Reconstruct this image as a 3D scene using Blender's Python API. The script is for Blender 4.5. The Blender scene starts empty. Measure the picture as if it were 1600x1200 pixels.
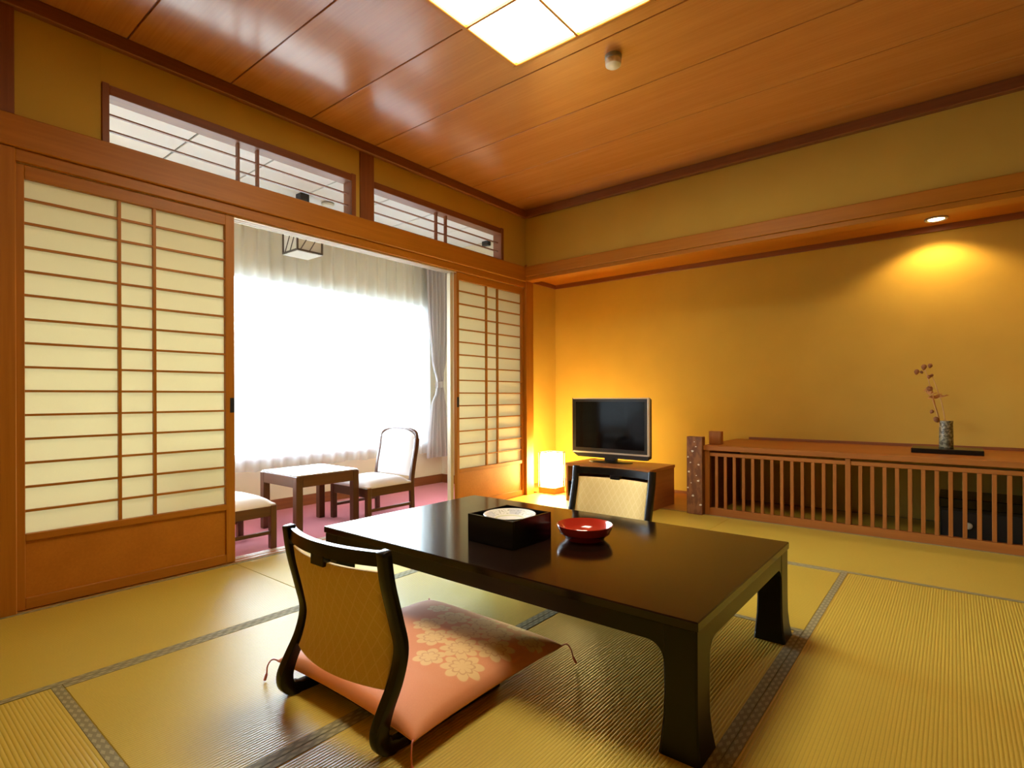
import bpy, bmesh, math, random
from mathutils import Vector, Matrix
random.seed(7)
S = bpy.context.scene
COL = S.collection
PI = math.pi
R = math.radians

# ------------------------------------------------------------------ camera
cam = bpy.data.cameras.new('camera')
cam.sensor_width = 36.0
cam.lens = 856.0 / 1600.0 * 36.0
cam.shift_y = 20.0 / 1600.0
cam.clip_start = 0.02
camo = bpy.data.objects.new('camera', cam)
COL.objects.link(camo)
camo.matrix_world = (Matrix.Translation((2.985, -3.89, 0.88)) @ Matrix.Rotation(R(38.9), 4, 'Z')
                     @ Matrix.Rotation(R(90), 4, 'X') @ Matrix.Rotation(R(-0.2), 4, 'Z'))
S.camera = camo

# ------------------------------------------------------------------ sky, exposure
W = bpy.data.worlds.new('sky')
S.world = W
W.use_nodes = True
bg = W.node_tree.nodes['Background']
# overcast sky above the horizon, dull ground below it
_wt = W.node_tree
_tc = _wt.nodes.new('ShaderNodeTexCoord')
_sp = _wt.nodes.new('ShaderNodeSeparateXYZ')
_mr = _wt.nodes.new('ShaderNodeMapRange')
_mr.inputs[1].default_value = -0.06; _mr.inputs[2].default_value = 0.02
_mx = _wt.nodes.new('ShaderNodeMix'); _mx.data_type = 'RGBA'
_mx.inputs[6].default_value = (0.16, 0.17, 0.16, 1)
_mx.inputs[7].default_value = (0.74, 0.88, 1.0, 1)
_wt.links.new(_tc.outputs['Generated'], _sp.inputs[0])
_wt.links.new(_sp.outputs[2], _mr.inputs[0])
_wt.links.new(_mr.outputs[0], _mx.inputs[0])
_wt.links.new(_mx.outputs[2], bg.inputs['Color'])
bg.inputs['Strength'].default_value = 58.0
pl = bpy.data.lights.new('window_daylight_portal', 'AREA')
pl.shape = 'RECTANGLE'; pl.size = 4.1; pl.size_y = 1.45
pl.cycles.is_portal = True
plo = bpy.data.objects.new('window_daylight_portal', pl)
COL.objects.link(plo)
plo.location = (-1.24, -2.15, 1.125)
plo.rotation_euler = (0, R(-90), 0)
plo.rotation_euler = Vector((1, 0, 0)).to_track_quat('-Z', 'Y').to_euler()

S.view_settings.view_transform = 'Standard'
S.view_settings.look = 'None'
S.view_settings.gamma = 1.0
S.view_settings.use_curve_mapping = False
S.view_settings.exposure = 0.0
cy = S.cycles
cy.use_denoising = True
cy.max_bounces = 10
cy.diffuse_bounces = 6
cy.glossy_bounces = 4
cy.transmission_bounces = 6
cy.transparent_max_bounces = 12
cy.sample_clamp_indirect = 8.0
cy.caustics_reflective = False
cy.caustics_refractive = False

# ------------------------------------------------------------------ material helpers
def nt(name):
    m = bpy.data.materials.new(name)
    m.use_nodes = True
    t = m.node_tree
    b = t.nodes['Principled BSDF']
    return m, t, b

class N:
    """tiny node builder"""
    def __init__(s, t): s.t = t
    def node(s, ty, **kw):
        n = s.t.nodes.new(ty)
        for k, v in kw.items(): setattr(n, k, v)
        return n
    def put(s, sock, v):
        if isinstance(v, bpy.types.NodeSocket): s.t.links.new(v, sock)
        else: sock.default_value = v
    def math(s, op, a, b=0.0, c=None, clamp=False):
        n = s.node('ShaderNodeMath', operation=op, use_clamp=clamp)
        s.put(n.inputs[0], a); s.put(n.inputs[1], b)
        if c is not None: s.put(n.inputs[2], c)
        return n.outputs[0]
    def mix(s, f, a, b, mode='MIX'):
        n = s.node('ShaderNodeMix', data_type='RGBA', blend_type=mode)
        s.put(n.inputs[0], f)
        for i, v in ((6, a), (7, b)):
            s.put(n.inputs[i], v if isinstance(v, bpy.types.NodeSocket) else (*v, 1))
        return n.outputs[2]
    def coords(s, scale=(1, 1, 1), rnd=True, which='Object'):
        tc = s.node('ShaderNodeTexCoord').outputs[which]
        mp = s.node('ShaderNodeMapping')
        s.t.links.new(tc, mp.inputs[0])
        mp.inputs['Scale'].default_value = scale
        if rnd:
            oi = s.node('ShaderNodeObjectInfo')
            k = s.math('MULTIPLY', oi.outputs['Random'], 7.3)
            s.t.links.new(k, mp.inputs['Location'])
        return mp.outputs[0]
    def noise(s, vec, scale=5.0, detail=3.0, rough=0.5):
        n = s.node('ShaderNodeTexNoise')
        s.put(n.inputs['Vector'], vec); n.inputs['Scale'].default_value = scale
        n.inputs['Detail'].default_value = detail; n.inputs['Roughness'].default_value = rough
        return n.outputs[0]
    def smooth(s, v, a, b):
        n = s.node('ShaderNodeMapRange', interpolation_type='SMOOTHSTEP')
        s.put(n.inputs[0], v); n.inputs[1].default_value = a; n.inputs[2].default_value = b
        return n.outputs[0]
    def bump(s, h, strength, dist):
        n = s.node('ShaderNodeBump')
        n.inputs['Strength'].default_value = strength; n.inputs['Distance'].default_value = dist
        s.put(n.inputs['Height'], h)
        return n.outputs[0]

def plain(name, col, rough=0.5, metal=0.0, coat=0.0, var=0.0, spec=0.5, sheen=0.0):
    m, t, b = nt(name)
    n = N(t)
    if var:
        f = n.noise(n.coords(), 14.0, 4)
        c = n.mix(f, tuple(x * (1 - var) for x in col), tuple(min(1, x * (1 + var)) for x in col))
        n.put(b.inputs['Base Color'], c)
    else:
        b.inputs['Base Color'].default_value = (*col, 1)
    b.inputs['Roughness'].default_value = rough
    b.inputs['Metallic'].default_value = metal
    b.inputs['Coat Weight'].default_value = coat
    b.inputs['Coat Roughness'].default_value = 0.08
    b.inputs['Specular IOR Level'].default_value = spec
    b.inputs['Sheen Weight'].default_value = sheen
    return m

def wood(name, c1, c2, axis='x', rough=0.4, freq=60.0, coat=0.0, spec=0.5):
    m, t, b = nt(name)
    n = N(t)
    sc = {'x': (0.035, 1, 1), 'y': (1, 0.035, 1), 'z': (1, 1, 0.035)}[axis]
    v = n.coords(sc)
    g = n.noise(v, freq, 5, 0.65)
    g2 = n.noise(v, freq * 0.13, 2)
    f = n.smooth(n.math('ADD', n.math('MULTIPLY', g, 0.6), n.math('MULTIPLY', g2, 0.5)), 0.35, 0.75)
    n.put(b.inputs['Base Color'], n.mix(f, c1, c2))
    b.inputs['Roughness'].default_value = rough
    b.inputs['Coat Weight'].default_value = coat
    b.inputs['Coat Roughness'].default_value = 0.15
    b.inputs['Specular IOR Level'].default_value = spec
    n.put(b.inputs['Normal'], n.bump(g, 0.08, 0.001))
    return m

def emit(name, col, st):
    m, t, b = nt(name)
    b.inputs['Base Color'].default_value = (0.8, 0.8, 0.8, 1)
    b.inputs['Emission Color'].default_value = (*col, 1)
    b.inputs['Emission Strength'].default_value = st
    b.inputs['Roughness'].default_value = 0.7
    return m

M = {}
H1, H2 = (0.36, 0.128, 0.008), (0.45, 0.168, 0.013)       # honey coloured cedar / cypress
for ax in 'xyz':
    M['honey_' + ax] = wood('honey_wood_' + ax, H1, H2, ax, 0.45, 60, 0.0, 0.3)
    M['brown_' + ax] = wood('brown_wood_' + ax, (0.19, 0.055, 0.016), (0.26, 0.085, 0.024), ax, 0.45, 70)
    M['red_' + ax] = wood('reddish_wood_' + ax, (0.29, 0.092, 0.016), (0.38, 0.130, 0.025), ax, 0.40, 60, 0.0, 0.35)
    M['walnut_' + ax] = wood('walnut_wood_' + ax, (0.075, 0.024, 0.010), (0.125, 0.042, 0.017), ax, 0.35, 60)
    M['oak_' + ax] = wood('stand_wood_' + ax, (0.36, 0.15, 0.045), (0.46, 0.20, 0.065), ax, 0.4, 60)
M['ceiling'] = wood('ceiling_veneer', (0.43, 0.165, 0.038), (0.51, 0.205, 0.052), 'x', 0.26, 90, 0.5, 0.6)
M['kick'] = wood('shoji_kick_board', (0.42, 0.15, 0.012), (0.50, 0.185, 0.018), 'x', 0.45, 70, 0.0, 0.3)

def plaster(name, c, var=0.10):
    m, t, b = nt(name)
    n = N(t)
    v = n.coords(rnd=False)
    f = n.noise(v, 3.0, 5)
    g = n.noise(v, 260.0, 3)
    n.put(b.inputs['Base Color'], n.mix(f, tuple(x * (1 - var) for x in c), tuple(x * (1 + var) for x in c)))
    b.inputs['Roughness'].default_value = 0.93
    b.inputs['Specular IOR Level'].default_value = 0.15
    n.put(b.inputs['Normal'], n.bump(g, 0.25, 0.0015))
    return m
M['plaster'] = plaster('juraku_plaster', (0.54, 0.355, 0.065))
M['dark_wall'] = wood('dark_wall_panel', (0.085, 0.034, 0.012), (0.12, 0.05, 0.018), 'z', 0.5, 40)  # finish of an unseen wall, kept dark so it bounces less light
M['sun_wall'] = plaster('sunroom_wall_paper', (0.72, 0.64, 0.48), 0.04)
M['sun_ceiling'] = plaster('sunroom_ceiling_panel', (0.80, 0.82, 0.84), 0.02)

def tatami(name):
    m, t, b = nt(name)
    n = N(t)
    tc = n.node('ShaderNodeTexCoord').outputs['Object']
    sx = n.node('ShaderNodeSeparateXYZ'); t.links.new(tc, sx.inputs[0])
    rib = n.math('SINE', n.math('MULTIPLY', sx.outputs[1], 2 * PI / 0.0098))
    rib = n.math('POWER', n.math('ABSOLUTE', n.math('MULTIPLY_ADD', rib, 0.5, 0.5)), 0.45)
    strand = n.noise(n.coords((900, 40, 1)), 1.0, 2)
    blot = n.noise(n.coords((3, 3, 3)), 1.0, 4)
    c = n.mix(blot, (0.62, 0.46, 0.058), (0.70, 0.535, 0.078))
    c = n.mix(n.math('MULTIPLY', strand, 0.55), c, (0.44, 0.31, 0.045))
    c = n.mix(n.math('MULTIPLY', n.smooth(rib, 0.55, 0.15), 0.35), c, (0.30, 0.195, 0.030))
    n.put(b.inputs['Base Color'], c)
    b.inputs['Roughness'].default_value = 0.40
    b.inputs['Specular IOR Level'].default_value = 0.45
    h = n.math('ADD', rib, n.math('MULTIPLY', strand, 0.25))
    n.put(b.inputs['Normal'], n.bump(h, 0.55, 0.0018))
    return m
M['tatami'] = tatami('tatami_rush')

def heri(name):
    m, t, b = nt(name)
    n = N(t)
    tc = n.node('ShaderNodeTexCoord').outputs['Object']
    sx = n.node('ShaderNodeSeparateXYZ'); t.links.new(tc, sx.inputs[0])
    # little pale lozenges in two staggered rows
    def row(off, yc):
        u = n.math('FRACT', n.math('ADD', n.math('MULTIPLY', sx.outputs[0], 1 / 0.036), off))
        du = n.math('MULTIPLY', n.math('ABSOLUTE', n.math('SUBTRACT', u, 0.5)), 2.4)
        dv = n.math('MULTIPLY', n.math('ABSOLUTE', n.math('SUBTRACT', sx.outputs[1], yc)), 1 / 0.0062)
        return n.math('LESS_THAN', n.math('ADD', du, dv), 0.9)
    f = n.math('MAXIMUM', row(0.0, 0.007), row(0.5, -0.007))
    base = n.mix(n.noise(n.coords((500, 500, 1)), 1.0, 1), (0.21, 0.185, 0.085), (0.27, 0.24, 0.115))
    n.put(b.inputs['Base Color'], n.mix(n.math('MULTIPLY', f, 0.5), base, (0.52, 0.45, 0.24)))
    b.inputs['Roughness'].default_value = 0.75
    return m
M['heri'] = heri('tatami_border_cloth')

def carpet(name):
    m, t, b = nt(name)
    n = N(t)
    v = n.coords(rnd=False)
    f = n.noise(v, 400, 3)
    g = n.noise(v, 2.5, 3)
    c = n.mix(f, (0.46, 0.065, 0.100), (0.62, 0.125, 0.165))
    c = n.mix(n.math('MULTIPLY', g, 0.3), c, (0.34, 0.07, 0.10))
    n.put(b.inputs['Base Color'], c)
    b.inputs['Roughness'].default_value = 0.95
    b.inputs['Sheen Weight'].default_value = 0.3
    n.put(b.inputs['Normal'], n.bump(f, 0.5, 0.004))
    return m
M['carpet'] = carpet('red_carpet')

def thin(name, col, tr, trans=0.0, var=0.0):
    """thin sheet: diffuse + translucent, optionally see-through"""
    m, t, b = nt(name)
    n = N(t)
    t.nodes.remove(b)
    out = t.nodes['Material Output']
    d = n.node('ShaderNodeBsdfDiffuse'); tl = n.node('ShaderNodeBsdfTranslucent')
    if var:
        f = n.noise(n.coords((30, 300, 300)), 1.0, 3)
        c = n.mix(f, tuple(x * (1 - var) for x in col), col)
        t.links.new(c, d.inputs[0]); t.links.new(c, tl.inputs[0])
    else:
        d.inputs[0].default_value = (*col, 1); tl.inputs[0].default_value = (*col, 1)
    mx = n.node('ShaderNodeMixShader'); mx.inputs[0].default_value = tr
    t.links.new(d.outputs[0], mx.inputs[1]); t.links.new(tl.outputs[0], mx.inputs[2])
    last = mx
    if trans:
        tp = n.node('ShaderNodeBsdfTransparent')
        m2 = n.node('ShaderNodeMixShader'); m2.inputs[0].default_value = trans
        t.links.new(mx.outputs[0], m2.inputs[1]); t.links.new(tp.outputs[0], m2.inputs[2])
        last = m2
    t.links.new(last.outputs[0], out.inputs[0])
    return m
M['paper'] = thin('shoji_paper', (0.78, 0.72, 0.52), 0.34, 0.0, 0.05)
M['lace'] = thin('lace_fabric', (0.84, 0.86, 0.88), 0.5, 0.50, 0.0)
M['drape'] = thin('grey_drape_fabric', (0.50, 0.46, 0.47), 0.12, 0.0, 0.1)
M['lantern_paper'] = thin('lantern_paper', (0.88, 0.86, 0.80), 0.5)

def glass(name):
    m, t, b = nt(name)
    n = N(t); t.nodes.remove(b)
    out = t.nodes['Material Output']
    tp = n.node('ShaderNodeBsdfTransparent'); tp.inputs[0].default_value = (0.95, 0.97, 0.97, 1)
    g = n.node('ShaderNodeBsdfGlossy'); g.inputs['Roughness'].default_value = 0.02
    fr = n.node('ShaderNodeFresnel'); fr.inputs[0].default_value = 1.45
    mx = n.node('ShaderNodeMixShader')
    t.links.new(fr.outputs[0], mx.inputs[0]); t.links.new(tp.outputs[0], mx.inputs[1]); t.links.new(g.outputs[0], mx.inputs[2])
    t.links.new(mx.outputs[0], out.inputs[0])
    return m
M['glass'] = glass('window_glass')
M['alu'] = plain('window_aluminium', (0.55, 0.55, 0.53), 0.35, 0.8)
M['lacquer'] = plain('black_lacquer', (0.004, 0.003, 0.003), 0.24, 0, 0.0, 0.0, 0.4)
M['table_top'] = plain('brown_black_lacquer_top', (0.010, 0.0045, 0.0025), 0.13, 0, 0.0, 0.12, 0.42)
M['table_body'] = plain('brown_black_lacquer_body', (0.005, 0.0035, 0.002), 0.28, 0, 0.0, 0.1, 0.3)
M['red_lacquer'] = plain('red_lacquer', (0.48, 0.035, 0.018), 0.14, 0, 0.8)
M['dark_red'] = plain('dark_red_lacquer', (0.25, 0.015, 0.014), 0.16, 0, 0.7)
M['tv_black'] = plain('tv_black_plastic', (0.010, 0.009, 0.009), 0.35)
M['tv_screen'] = plain('tv_screen_glass', (0.002, 0.002, 0.003), 0.10, 0, 0.0, 0.0, 0.15)
M['silver'] = plain('silver_plastic', (0.74, 0.72, 0.68), 0.35, 0.0)
M['white_plastic'] = plain('white_plastic', (0.78, 0.76, 0.70), 0.35)
M['grey_plastic'] = plain('grey_plastic', (0.35, 0.34, 0.30), 0.4)
M['dark_metal'] = plain('dark_metal', (0.03, 0.03, 0.032), 0.4, 0.5)
M['dark_stick'] = plain('lantern_dark_stick', (0.075, 0.055, 0.04), 0.5)
M['safe_door'] = plain('safe_door_paint', (0.020, 0.020, 0.022), 0.45)
M['pale_fabric'] = plain('pale_upholstery', (0.78, 0.72, 0.72), 0.85, 0, 0, 0.05, 0.3, 0.3)
M['pearl'] = plain('pearl_inlay', (0.82, 0.74, 0.62), 0.3)
M['pale_top'] = plain('pale_laminate', (0.62, 0.54, 0.47), 0.16, 0, 0.4)  # window reflection off lacquered wood, painted in as a pale colour
M['stem'] = plain('dried_stem', (0.58, 0.35, 0.13), 0.7, 0, 0, 0.2)
M['pod'] = plain('dried_seed_pod', (0.26, 0.10, 0.035), 0.7, 0, 0, 0.3)
M['petal'] = plain('dried_petal', (0.60, 0.29, 0.09), 0.8, 0, 0, 0.3)
M['ivory'] = plain('ivory_knob', (0.75, 0.72, 0.62), 0.3)
M['groove'] = plain('aluminium_track', (0.72, 0.66, 0.58), 0.35, 0.3)
M['pale_jamb'] = plain('pale_painted_jamb', (0.66, 0.58, 0.40), 0.5)  # for the strip that replaces a second shoji door
M['shade_glow'] = emit('floor_lamp_shade_glow', (1.0, 0.75, 0.28), 105.0)
M['ceil_glow'] = emit('ceiling_lamp_glow', (1.0, 0.88, 0.63), 29.0)
M['bulb_glow'] = emit('downlight_glow', (1.0, 0.72, 0.36), 22.0)

def pad_fabric(name):
    m, t, b = nt(name)
    n = N(t)
    tc = n.node('ShaderNodeTexCoord').outputs['Object']
    sx = n.node('ShaderNodeSeparateXYZ'); t.links.new(tc, sx.inputs[0])
    def lines(k):
        a = n.math('MULTIPLY_ADD', sx.outputs[2], k, sx.outputs[0])
        u = n.math('FRACT', n.math('MULTIPLY', a, 1 / 0.036))
        return n.math('LESS_THAN', u, 0.10)
    f = n.math('MAXIMUM', lines(0.62), lines(-0.62))
    w = n.noise(n.coords((1, 1, 1)), 420, 2)
    c = n.mix(w, (0.64, 0.43, 0.14), (0.80, 0.58, 0.25))
    c = n.mix(n.math('MULTIPLY', f, 0.32), c, (0.88, 0.70, 0.38))
    n.put(b.inputs['Base Color'], c)
    b.inputs['Roughness'].default_value = 0.85
    b.inputs['Specular IOR Level'].default_value = 0.2
    n.put(b.inputs['Normal'], n.bump(n.math('SUBTRACT', w, f), 0.3, 0.0015))
    return m
M['pad'] = pad_fabric('quilted_gold_fabric')

def cushion_fabric(name):
    m, t, b = nt(name)
    n = N(t)
    tc = n.node('ShaderNodeTexCoord').outputs['Object']
    sx = n.node('ShaderNodeSeparateXYZ'); t.links.new(tc, sx.inputs[0])
    X, Y, Z = sx.outputs
    fl = [(-0.03, 0.165, .062, 7), (0.075, 0.205, .058, 8), (0.085, 0.105, .064, 8), (0.165, 0.165, .060, 7),
          (0.225, 0.085, .066, 8), (0.265, 0.215, .050, 7), (0.150, 0.015, .066, 8), (0.035, 0.010, .060, 7),
          (-0.055, 0.070, .056, 7), (0.225, -0.055, .066, 8), (0.120, -0.085, .052, 6), (-0.14, 0.20, .045, 6), (0.17, 0.265, .036, 6)]
    tot = None; ring = None
    for (cx, cyy, r, k) in fl:
        dx = n.math('SUBTRACT', X, cx); dy = n.math('SUBTRACT', Y, cyy)
        d = n.math('SQRT', n.math('ADD', n.math('MULTIPLY', dx, dx), n.math('MULTIPLY', dy, dy)))
        a = n.math('ARCTAN2', dy, dx)
        pet = n.math('ABSOLUTE', n.math('COSINE', n.math('MULTIPLY', a, k / 2)))
        rr = n.math('MULTIPLY_ADD', pet, r * 0.3, r * 0.7)
        q = n.math('DIVIDE', d, rr)
        f = n.smooth(q, 1.02, 0.92)
        # thin darker outlines of inner petals and heart
        o1 = n.math('LESS_THAN', n.math('ABSOLUTE', n.math('SUBTRACT', q, 0.55)), 0.05)
        o2 = n.math('MULTIPLY', n.math('LESS_THAN', pet, 0.13), n.math('GREATER_THAN', q, 0.3))
        o = n.math('MULTIPLY', n.math('MAXIMUM', o1, o2), f)
        tot = f if tot is None else n.math('MAXIMUM', tot, f)
        ring = o if ring is None else n.math('MAXIMUM', ring, o)
    w = n.noise(n.coords((1, 1, 1)), 500, 2)
    g = n.noise(n.coords((1, 1, 1)), 7, 3)
    c = n.mix(w, (0.74, 0.255, 0.092), (0.87, 0.345, 0.14))
    c = n.mix(n.math('MULTIPLY', n.smooth(g, 0.5, 0.7), 0.25), c, (0.80, 0.37, 0.19))
    topf = n.smooth(Z, 0.028, 0.034)
    fl2 = n.math('MULTIPLY', n.math('MULTIPLY', tot, 0.85), topf)
    c = n.mix(fl2, c, (0.88, 0.63, 0.27))
    c = n.mix(n.math('MULTIPLY', n.math('MULTIPLY', ring, 0.55), topf), c, (0.62, 0.25, 0.10))
    n.put(b.inputs['Base Color'], c)
    b.inputs['Roughness'].default_value = 0.6
    b.inputs['Sheen Weight'].default_value = 0.25
    n.put(b.inputs['Normal'], n.bump(w, 0.12, 0.001))
    return m
M['cushion'] = cushion_fabric('coral_peony_brocade')
M['cord'] = plain('coral_cord', (0.60, 0.17, 0.10), 0.7)

def vase_glaze(name):
    m, t, b = nt(name)
    n = N(t)
    v = n.coords()
    f = n.smooth(n.noise(v, 55, 4, 0.7), 0.46, 0.56)
    c = n.mix(f, (0.085, 0.066, 0.030), (0.31, 0.26, 0.15))
    n.put(b.inputs['Base Color'], c)
    b.inputs['Roughness'].default_value = 0.45
    return m
M['vase'] = vase_glaze('mottled_stoneware')

def newel_wood(name):
    m, t, b = nt(name)
    n = N(t)
    f = n.smooth(n.noise(n.coords((1, 1, .4)), 28, 4, 0.6), 0.4, 0.62)
    n.put(b.inputs['Base Color'], n.mix(f, (0.15, 0.048, 0.018), (0.27, 0.105, 0.034)))
    b.inputs['Roughness'].default_value = 0.4
    return m
M['newel'] = newel_wood('carved_newel_wood')

def plate_mat(name):
    m, t, b = nt(name)
    n = N(t)
    tc = n.node('ShaderNodeTexCoord').outputs['Object']
    sx = n.node('ShaderNodeSeparateXYZ'); t.links.new(tc, sx.inputs[0])
    X, Y, Z = sx.outputs
    d = n.math('SQRT', n.math('ADD', n.math('MULTIPLY', X, X), n.math('MULTIPLY', Y, Y)))
    a = n.math('ARCTAN2', Y, X)
    rim = n.math('MULTIPLY', n.math('GREATER_THAN', d, 0.060), n.math('LESS_THAN', d, 0.090))
    seg = n.math('GREATER_THAN', n.math('SINE', n.math('MULTIPLY', a, 4.0)), 0.35)
    spr = n.smooth(n.noise(n.coords((1, 1, 1)), 120, 3, 0.7), 0.52, 0.60)
    c = n.mix(n.math('MULTIPLY', n.math('MULTIPLY', rim, spr), 0.75), (0.80, 0.80, 0.76), (0.38, 0.40, 0.30))
    c = n.mix(n.math('MULTIPLY', n.math('MULTIPLY', rim, seg), 0.5), c, (0.45, 0.50, 0.60))
    ringl = n.math('LESS_THAN', n.math('ABSOLUTE', n.math('SUBTRACT', d, 0.052)), 0.004)
    c = n.mix(n.math('MULTIPLY', ringl, 0.6), c, (0.55, 0.60, 0.25))
    n.put(b.inputs['Base Color'], c)
    b.inputs['Roughness'].default_value = 0.15
    return m
M['plate'] = plate_mat('painted_porcelain')

# ------------------------------------------------------------------ geometry helpers
def link(name, me, mat=None, parent=None, loc=(0, 0, 0), rot=(0, 0, 0), smooth=False):
    o = bpy.data.objects.new(name, me)
    COL.objects.link(o)
    o.location = loc; o.rotation_euler = rot
    if parent is not None: o.parent = parent
    if mat is not None and len(me.materials) == 0: me.materials.append(M[mat])
    if smooth:
        for p in me.polygons: p.use_smooth = True
    return o

def tag(o, label, cat=None, group=None, kind=None):
    if label: o['label'] = label
    if cat: o['category'] = cat
    if group: o['group'] = group
    if kind: o['kind'] = kind
    return o

def thing(name, label, cat, loc=(0, 0, 0), rz=0.0, group=None, kind=None):
    o = bpy.data.objects.new(name, None)
    o.empty_display_size = 0.05
    COL.objects.link(o)
    o.location = loc; o.rotation_euler = (0, 0, rz)
    return tag(o, label, cat, group, kind)

def me_of(bm, name='mesh', smooth=None):
    bmesh.ops.recalc_face_normals(bm, faces=bm.faces)
    me = bpy.data.meshes.new(name)
    bm.to_mesh(me); bm.free()
    if smooth is not None:
        for p in me.polygons: p.use_smooth = True
        try: me.set_sharp_from_angle(angle=R(smooth))
        except Exception: pass
    return me

def boxbm(bm, x0, x1, y0, y1, z0, z1, bev=0.0):
    b2 = bmesh.new()
    bmesh.ops.create_cube(b2, size=1.0)
    for v in b2.verts:
        v.co = Vector((x0 + (v.co.x + .5) * (x1 - x0), y0 + (v.co.y + .5) * (y1 - y0), z0 + (v.co.z + .5) * (z1 - z0)))
    if bev > 0:
        bmesh.ops.bevel(b2, geom=b2.edges[:], offset=bev, segments=1, profile=0.5, affect='EDGES')
    tmp = bpy.data.meshes.new('t'); b2.to_mesh(tmp); b2.free()
    bm.from_mesh(tmp); bpy.data.meshes.remove(tmp)

_cache = {}
def box(name, x0, x1, y0, y1, z0, z1, mat, parent=None, bev=0.0):
    """one box, origin at its centre; alike boxes share mesh data"""
    key = (round(x1 - x0, 4), round(y1 - y0, 4), round(z1 - z0, 4), mat, bev)
    if key not in _cache:
        bm = bmesh.new()
        a, b, c = (x1 - x0) / 2, (y1 - y0) / 2, (z1 - z0) / 2
        boxbm(bm, -a, a, -b, b, -c, c, bev)
        _cache[key] = me_of(bm, name)
    return link(name, _cache[key], mat, parent, ((x0 + x1) / 2, (y0 + y1) / 2, (z0 + z1) / 2))

def prism_me(poly, h0, h1, axis='z', name='prism', bev=0.0):
    """extrude polygon; axis z: (x,y); axis y: (x,z); axis x: (y,z)"""
    bm = bmesh.new()
    def P(p, h):
        return {'z': (p[0], p[1], h), 'y': (p[0], h, p[1]), 'x': (h, p[0], p[1])}[axis]
    a = [bm.verts.new(P(p, h0)) for p in poly]
    b = [bm.verts.new(P(p, h1)) for p in poly]
    bm.faces.new(a); bm.faces.new(b[::-1])
    k = len(poly)
    for i in range(k):
        bm.faces.new((a[i], a[(i + 1) % k], b[(i + 1) % k], b[i]))
    if bev:
        bmesh.ops.recalc_face_normals(bm, faces=bm.faces)
        es = [e for e in bm.edges if len(e.link_faces) == 2 and e.calc_face_angle(0) > R(50)]
        bmesh.ops.bevel(bm, geom=es, offset=bev, segments=2, profile=0.5, affect='EDGES')
    return me_of(bm, name)

def catmull(pts, n=6):
    out = []
    P = [Vector(p) for p in pts]
    P = [P[0] * 2 - P[1]] + P + [P[-1] * 2 - P[-2]]
    for i in range(1, len(P) - 2):
        p0, p1, p2, p3 = P[i - 1:i + 3]
        for k in range(n):
            t = k / n
            out.append(0.5 * ((2 * p1) + (p2 - p0) * t + (2 * p0 - 5 * p1 + 4 * p2 - p3) * t * t + (3 * p1 - p0 - 3 * p2 + p3) * t ** 3))
    out.append(P[-2].copy())
    return out

def ribbon_me(path, width, x0, x1, name='ribbon', bev=0.004):
    """bent-wood piece: path in (y,z), width in the plane (number or list), extruded in x"""
    n = len(path)
    A, B = [], []
    for i, p in enumerate(path):
        d = (Vector(path[min(i + 1, n - 1)]) - Vector(path[max(i - 1, 0)])).normalized()
        nn = Vector((-d.y, d.x))
        w = width[i] if isinstance(width, (list, tuple)) else width
        A.append(Vector(p) + nn * w / 2); B.append(Vector(p) - nn * w / 2)
    poly = A + B[::-1]
    bm = bmesh.new()
    v0 = [bm.verts.new((x0, p.x, p.y)) for p in poly]
    v1 = [bm.verts.new((x1, p.x, p.y)) for p in poly]
    m = len(poly)
    for i in range(m):
        bm.faces.new((v0[i], v0[(i + 1) % m], v1[(i + 1) % m], v1[i]))
    for i in range(n - 1):
        for v in (v0, v1):
            bm.faces.new((v[i], v[i + 1], v[m - 2 - i], v[m - 1 - i]))
    if bev:
        bmesh.ops.recalc_face_normals(bm, faces=bm.faces)
        es = [e for e in bm.edges if len(e.link_faces) == 2 and e.calc_face_angle(0) > R(50)]
        bmesh.ops.bevel(bm, geom=es, offset=bev, segments=2, profile=0.5, affect='EDGES')
    return me_of(bm, name, 40)

def tube_me(path, rad, seg=8, name='tube', caps=True):
    """tube along 3-D path; rad number or list"""
    P = [Vector(p) for p in path]
    bm = bmesh.new()
    rings = []
    up = Vector((0, 0, 1))
    for i, p in enumerate(P):
        d = (P[min(i + 1, len(P) - 1)] - P[max(i - 1, 0)]).normalized()
        s = d.cross(up)
        if s.length < 1e-3: s = d.cross(Vector((1, 0, 0)))
        s.normalize(); u = s.cross(d).normalized()
        r = rad[i] if isinstance(rad, (list, tuple)) else rad
        rings.append([bm.verts.new(p + (s * math.cos(2 * PI * k / seg) + u * math.sin(2 * PI * k / seg)) * r) for k in range(seg)])
    for a, b in zip(rings, rings[1:]):
        for k in range(seg):
            bm.faces.new((a[k], a[(k + 1) % seg], b[(k + 1) % seg], b[k]))
    if caps:
        bm.faces.new(rings[0]); bm.faces.new(rings[-1])
    return me_of(bm, name, 50)

def lathe_me(prof, seg=32, name='lathe', smooth=40):
    """revolve (r,z) profile about z"""
    bm = bmesh.new()
    rings = []
    for r, z in prof:
        if r < 1e-5: rings.append([bm.verts.new((0, 0, z))])
        else: rings.append([bm.verts.new((r * math.cos(2 * PI * k / seg), r * math.sin(2 * PI * k / seg), z)) for k in range(seg)])
    for a, b in zip(rings, rings[1:]):
        for k in range(seg):
            k2 = (k + 1) % seg
            if len(a) == 1 and len(b) == 1: continue
            if len(a) == 1: bm.faces.new((a[0], b[k], b[k2]))
            elif len(b) == 1: bm.faces.new((a[k], a[k2], b[0]))
            else: bm.faces.new((a[k], a[k2], b[k2], b[k]))
    return me_of(bm, name, smooth)

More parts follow.
